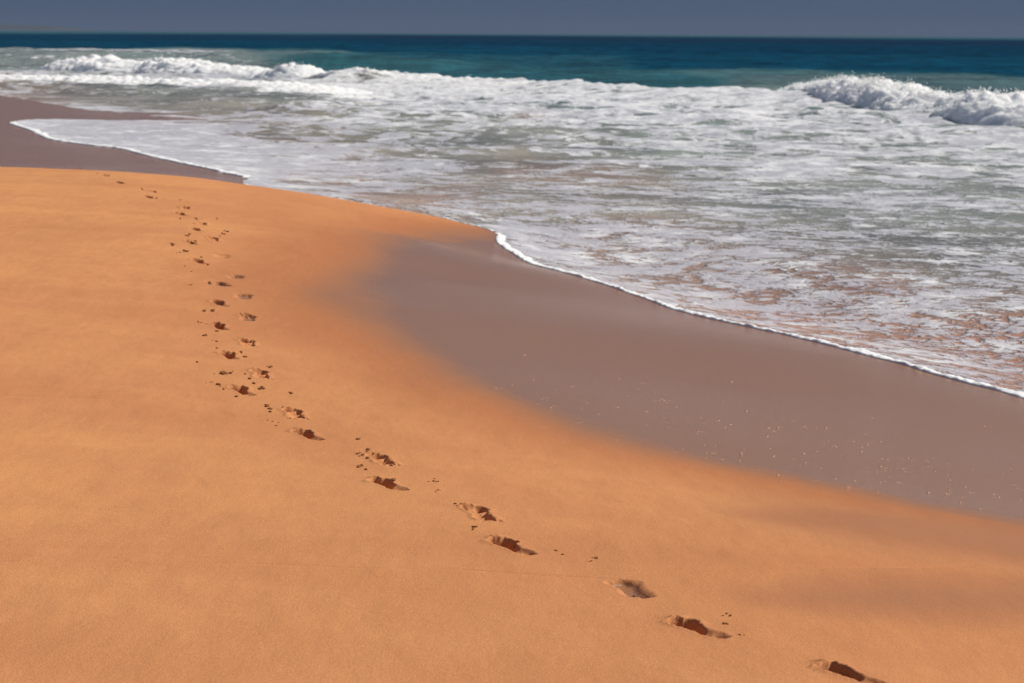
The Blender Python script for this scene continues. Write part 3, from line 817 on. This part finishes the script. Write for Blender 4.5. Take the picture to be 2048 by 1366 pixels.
# ------------------------------------------------------------------ foam lip along the edge of the wash
i0 = 2
PTS = np.array([p for p in EDGE_S])
def resample(P, step):
    seg = np.hypot(*(P[1:] - P[:-1]).T); L = np.concatenate([[0], np.cumsum(seg)])
    n = max(2, int(L[-1] / step)); t = np.linspace(0, L[-1], n)
    return np.stack([np.interp(t, L, P[:, 0]), np.interp(t, L, P[:, 1])], -1), t
def lip(name, pts, step, wid, hgt, label, nd=26, seed=0, tipfade=0.5):
    P, t = resample(np.array(pts), step)
    T = np.gradient(P, axis=0); T /= np.hypot(T[:, 0], T[:, 1])[:, None]
    N = np.stack([T[:, 1], -T[:, 0]], -1)
    # make N point into the water
    tst = P[len(P) // 2] + N[len(P) // 2] * 0.1
    if edge_sdf(np.array([tst[0]]), np.array([tst[1]]))[0] < 0: N = -N
    for _ in range(2):     # slide onto the scalloped edge
        e_ = edge_sdf(P[:, 0], P[:, 1]); P = P - N * e_[:, None]
    tt = t[:, None]
    ends = (sstep(0, tipfade, t) * sstep(t[-1], t[-1] - tipfade, t))[:, None]
    lob = np.abs(noise2(tt * 1.6, tt * 0 + .5, seed + 1)) + 0.5 * np.abs(noise2(tt * 5, tt * 0 + .5, seed + 2))
    w_ = wid * (0.6 + 1.1 * lob) * (0.8 + 0.5 * noise2(tt * .35, tt * 0 + .5, seed + 8)); out = 0.05 * lob
    d = np.linspace(0, 1, nd)[None]
    off = -0.03 - out * .6 + d * w_
    XX = P[:, 0:1] + N[:, 0:1] * off; YY = P[:, 1:2] + N[:, 1:2] * off
    base = sand_z(XX, YY)
    prof = np.where(d < .22, np.sqrt(np.clip(1 - ((.22 - d) / .22) ** 2, 0, 1)), np.cos(np.clip((d - .22) / .78, 0, 1) * math.pi / 2) ** 0.9)
    lum = np.abs(noise2(XX * 9, YY * 6, seed + 3)) * 0.9 + 0.5 * np.abs(noise2(XX * 24, YY * 18, seed + 4))
    hh = hgt * (0.7 + 0.9 * lum) * prof * (0.35 + 0.65 * ends)
    Z_ = base - 0.006 + hh
    Z_[:, 0] = base[:, 0] - .012; Z_[:, -1] = base[:, -1] - .004
    o = mesh_obj(name, np.stack([XX, YY, Z_], -1), grid_faces(*XX.shape), LIP)
    tag(o, label, 'foam', kind='stuff')
    return o
def epx(i, j): return [at(*q) for q in EDGE_PX[i:j]]
lip('foam', smooth_line(epx(1, 15), 1), 0.018, 0.24, 0.027, 'thick white foam lip rolling along the near edge of the wash', seed=40)
lip('foam', smooth_line(epx(14, 21), 1), 0.03, 0.10, 0.014, 'thin line of foam where the wash touches the crest of dry sand', nd=14, seed=60)
lip('foam', smooth_line(epx(21, 31), 1), 0.05, 0.35, 0.035, 'white foam edge of the far tongue of wash on wet sand', nd=16, seed=70)

# ------------------------------------------------------------------ broken waves (whitewater)
def breaker(name, pts, mat, label, step=0.10, nt=64, seed=0, spray=600, rough=1.0, lumps=(1.1, .42, .16)):
    """pts: (px, py_base, height, front width) along the toe of the wave, in the photo; the crest leans to the shore"""
    P3 = [(*at(a, b, 0.05), h, w_) for a, b, h, w_ in pts]
    P3 = np.array(P3)
    seg = np.hypot(np.diff(P3[:, 0]), np.diff(P3[:, 1])); L = np.concatenate([[0], np.cumsum(seg)])
    n = int(L[-1] / step); t = np.linspace(0, L[-1], n)
    # smooth interpolation of the toe
    def ip(c):
        v = np.interp(t, L, P3[:, c]); kk = max(3, int(3.0 / step)); ker = np.hanning(kk + 2)[1:-1]; ker /= ker.sum()
        return np.convolve(np.pad(v, (kk, kk), mode='edge'), ker, 'same')[kk:-kk]
    px_, py_, hh, ww = ip(0), ip(1), ip(2), ip(3)
    T = np.stack([np.gradient(px_), np.gradient(py_)], -1); T /= np.hypot(T[:, 0], T[:, 1])[:, None]
    N = np.stack([-T[:, 1], T[:, 0]], -1)
    if (N @ np.array([.7, .7])).mean() < 0: N = -N      # seaward
    px_ = px_ - N[:, 0] * ww * 0.8; py_ = py_ - N[:, 1] * ww * 0.8     # the given line is the crest's
    s = np.linspace(0, 1, nt)[None]
    hh = hh[:, None] * (1 + 0.22 * noise2(t[:, None] * .35, 0 * t[:, None] + .3, seed + 9)); ww = ww[:, None]
    # profile: toe -> steep front -> crest -> back slope
    dx = np.where(s < .62, ww * (1 - np.cos(s / .62 * math.pi / 2)) ** 0.8 * 0.9, ww * .9 + (s - .62) / .38 * ww * 1.2)
    zz = np.where(s < .62, np.sin(s / .62 * math.pi / 2) ** 1.1, np.cos((s - .62) / .38 * math.pi / 2) ** 1.3)
    X0 = px_[:, None] + N[:, 0:1] * dx; Y0 = py_[:, None] + N[:, 1:2] * dx; Z0 = hh * zz - 0.12 + s * 0
    env = np.sin(np.clip(s, 0, 1) * math.pi) ** 0.5 * np.clip(hh, 0, 1.2)
    def puff(sc_, o):
        return np.abs(noise3(X0 / sc_ + o, Y0 / sc_, Z0 / sc_ * 1.2))
    disp = rough * env * (lumps[0] * 0.42 * (puff(lumps[0], seed) - .15) + lumps[1] * 0.75 * puff(lumps[1], seed + 5) + lumps[2] * 1.0 * puff(lumps[2], seed + 8) + 0.5 * lumps[2] * puff(lumps[2] * .45, seed + 11))
    nx = -np.cos(s * math.pi * .85); nz = np.sin(np.clip(s * 1.2, 0, 1) * math.pi * .6) + .25
    ln = np.hypot(nx, nz); nx = nx / ln; nz = nz / ln
    XX = X0 + N[:, 0:1] * nx * disp; YY = Y0 + N[:, 1:2] * nx * disp; ZZ = Z0 + nz * disp
    o = mesh_obj(name, np.stack([XX, YY, ZZ], -1), grid_faces(n, nt), mat)
    tag(o, label, 'breaking wave', 'breaking waves')
    if spray:
        # droplets flung up from the crest and face
        import itertools
        oct_v = np.array([(1, 0, 0), (-1, 0, 0), (0, 1, 0), (0, -1, 0), (0, 0, 1), (0, 0, -1)], float)
        oct_f = np.array([(0, 2, 4), (2, 1, 4), (1, 3, 4), (3, 0, 4), (2, 0, 5), (1, 2, 5), (3, 1, 5), (0, 3, 5)])
        r2 = np.random.RandomState(int(seed) + 5)
        w8 = hh[:, 0] ** 2 * (0.15 + np.clip(noise2(t * .8, t * 0, seed + 2), 0, 1) * 3); w8 /= w8.sum()
        ii = r2.choice(n, spray, p=w8); jj = np.clip((nt * (.52 + .12 * r2.randn(spray))).astype(int), 2, nt - 2)
        up = np.abs(r2.randn(spray)) * .10 * hh[ii, 0]
        P = np.stack([XX[ii, jj] + r2.randn(spray) * .1, YY[ii, jj] + r2.randn(spray) * .1, ZZ[ii, jj] + up], -1)
        rad = (0.008 + 0.020 * r2.rand(spray) ** 2) * (1.2 - np.clip(up / .5, 0, .8))
        V_ = (P[:, None] + oct_v[None] * rad[:, None, None]).reshape(-1, 3)
        F_ = (oct_f[None] + (np.arange(spray) * 6)[:, None, None]).reshape(-1, 3)
        so_ = mesh_obj('spray', V_, F_, mat, parent=o)
        so_['kind'] = 'stuff'
    return o

breaker('breaking_wave', [(1560, 188, .16, .9), (1590, 194, .52, 1.1), (1650, 203, .74, 1.3), (1700, 210, .84, 1.5), (1750, 216, 1.06, 1.7), (1800, 222, .92, 1.8), (1850, 228, .70, 1.8), (1910, 234, .66, 1.8), (1975, 240, .86, 2.0), (2048, 245, .68, 2.0), (2200, 252, .65, 2.0), (2500, 265, .6, 2.0)],
        WHITE, 'tall white breaking wave tumbling at the right edge of the surf', step=0.06, nt=90, seed=101, spray=9000, rough=0.8)
breaker('breaking_wave', [(108, 136, .12, 1.0), (135, 140, .75, 2.5), (180, 141, .85, 3.0), (250, 143, .70, 3.0), (330, 144, .85, 3.0), (390, 147, .72, 3.0), (450, 149, .52, 2.6), (510, 150, .62, 2.6), (535, 151, .35, 2.2), (548, 155, .30, 1.8), (575, 158, .72, 2.4), (605, 160, .72, 2.2), (625, 161, .12, 1.0)],
        WHITE, 'long white breaking wave crest at the left, below the horizon', step=0.10, nt=56, seed=202, spray=1500, rough=1.0)
breaker('breaking_wave', [(45, 126, .10, 1.0), (62, 127, .65, 2.0), (85, 127, .72, 2.0), (102, 127, .12, 1.0)],
        WHITE, 'short tuft of white breaking wave at far left, smaller than its neighbour', step=0.12, nt=40, seed=303, spray=200)
breaker('breaking_wave', [(-120, 158, .30, 3.0), (0, 160, .32, 3.0), (150, 163, .30, 3.0), (300, 167, .30, 3.2), (450, 171, .30, 3.2), (560, 176, .28, 3.0), (640, 188, .24, 3.0), (700, 200, .12, 2.4), (740, 206, .02, 1.5)],
        WHITE, 'low white roller of foam running in front of the long left wave', step=0.07, nt=56, seed=404, spray=600, lumps=(.7, .45, .22), rough=1.7)
breaker('breaking_wave', [(618, 164, .10, 1.2), (650, 164, .40, 2.0), (700, 164, .66, 3.6), (728, 163, .72, 3.8), (760, 164, .55, 3.5), (830, 166, .46, 3.5), (930, 170, .42, 3.5), (1060, 176, .38, 3.5), (1250, 186, .30, 3.5), (1450, 193, .22, 3.5), (1560, 196, .12, 3.0)],
        WHITE_D, 'broken wave hump of grey-white foam at centre left, sinking to the right', step=0.10, nt=56, seed=505, spray=500, lumps=(.8, .35, .16))

# ------------------------------------------------------------------ bubbles on the wet sand
def bubbles():
    dv = []; df = []
    nlat, nlon = 3, 8
    uv = [(0, 0, 1)]
    for a in range(1, nlat + 1):
        for b in range(nlon):
            e_ = math.pi / 2 * a / nlat; f_ = 2 * math.pi * b / nlon
            uv.append((math.sin(e_) * math.cos(f_), math.sin(e_) * math.sin(f_), math.cos(e_)))
    fs = [(0, 1 + b, 1 + (b + 1) % nlon, 1 + (b + 1) % nlon) for b in range(nlon)]
    tri = [(0, 1 + b, 1 + (b + 1) % nlon) for b in range(nlon)]
    for a in range(nlat - 1):
        for b in range(nlon):
            p0 = 1 + a * nlon + b; p1 = 1 + a * nlon + (b + 1) % nlon
            tri += [(p0, p0 + nlon, p1 + nlon), (p0, p1 + nlon, p1)]
    uv = np.array(uv); tri = np.array(tri)
    r2 = np.random.RandomState(77)
    pts = []
    while len(pts) < 300:
        px = 880 + 1200 * r2.rand() ** 0.62
        yc = np.interp(px, [880, 1000, 1200, 1500, 1800, 2080], [640, 790, 840, 900, 960, 1010])
        py = yc + r2.randn() * np.interp(px, [880, 1400, 2080], [45, 60, 65])
        if py > np.interp(px, [880, 1050, 1200, 1480, 1700, 2080], [745, 835, 882, 945, 990, 1045]) or py < np.interp(px, [880, 1300, 2080], [520, 640, 850]): continue
        pts.append((px, py))
        if r2.rand() < .35:
            for _ in range(r2.randint(1, 4)): pts.append((px + r2.randn() * 5, py + r2.randn() * 2))
    V_ = []; F_ = []
    for i, (px, py) in enumerate(pts):
        x_, y_ = hit(px, py); z_ = float(sand_z(np.array([x_]), np.array([y_]))[0])
        rad = r2.uniform(.0014, .0036) * (1.15 if px > 1400 else 1.0) * (1.0 if r2.rand() < .9 else 1.6)
        V_.append(uv * rad * np.array([1.2, 1.4, .8]) + np.array([x_, y_, z_ - .0005])); F_.append(tri + i * len(uv))
    o = mesh_obj('foam_bubbles', np.concatenate(V_), np.concatenate(F_), BUB)
    tag(o, 'scattered tiny foam bubbles glinting on the wet sand', 'foam', kind='stuff')
BUB = make_plain('bubble_foam', (0.75, 0.40, 0.23), 0.3, 0.5, 0, 300)
bubbles()

# ------------------------------------------------------------------ faint headland beyond the sea at the left
def hills():
    n = 160
    xs = np.linspace(-9000, -2900, n)
    D_ = 16000.0
    hz = 46 + 26 * fbm2(xs * 0.0012, xs * 0, 4, 90.0)
    hz = hz * sstep(-2900, -3500, xs) * 1.0
    V_ = []; m = 10
    for j in range(m):
        f_ = j / (m - 1)
        V_.append(np.stack([xs, D_ + f_ * 1500 + 60 * noise2(xs * .004, xs * 0 + j, 91.0), hz * math.sin(f_ * math.pi) * (1 + .2 * noise2(xs * .01, xs * 0 + j * .7, 92.0)) - 3], -1))
    o = mesh_obj('hills', np.stack(V_, 0), grid_faces(m, n), HILL)
    tag(o, 'low hazy headland on the horizon at the left', 'headland', kind='structure')
hills()

# ------------------------------------------------------------------ sea air: far hills fade into it
def haze():
    x0, x1, y0, y1, z0, z1 = -9000, 9000, -2000, 22000, -5, 90
    v = [(x, y, z) for x in (x0, x1) for y in (y0, y1) for z in (z0, z1)]
    f = [(0, 1, 3, 2), (4, 6, 7, 5), (0, 4, 5, 1), (2, 3, 7, 6), (0, 2, 6, 4), (1, 5, 7, 3)]
    m = bpy.data.materials.new('sea_air'); m.use_nodes = True; t = m.node_tree; t.nodes.clear()
    o_ = t.nodes.new('ShaderNodeOutputMaterial'); pv = t.nodes.new('ShaderNodeVolumePrincipled')
    pv.inputs['Color'].default_value = (0.25, 0.33, 0.49, 1); pv.inputs['Density'].default_value = 6e-5
    t.links.new(pv.outputs[0], o_.inputs['Volume'])
    o = mesh_obj('haze', v, f, m, smooth=False)
    tag(o, 'thin blue-grey sea haze', 'haze', kind='stuff')
haze()
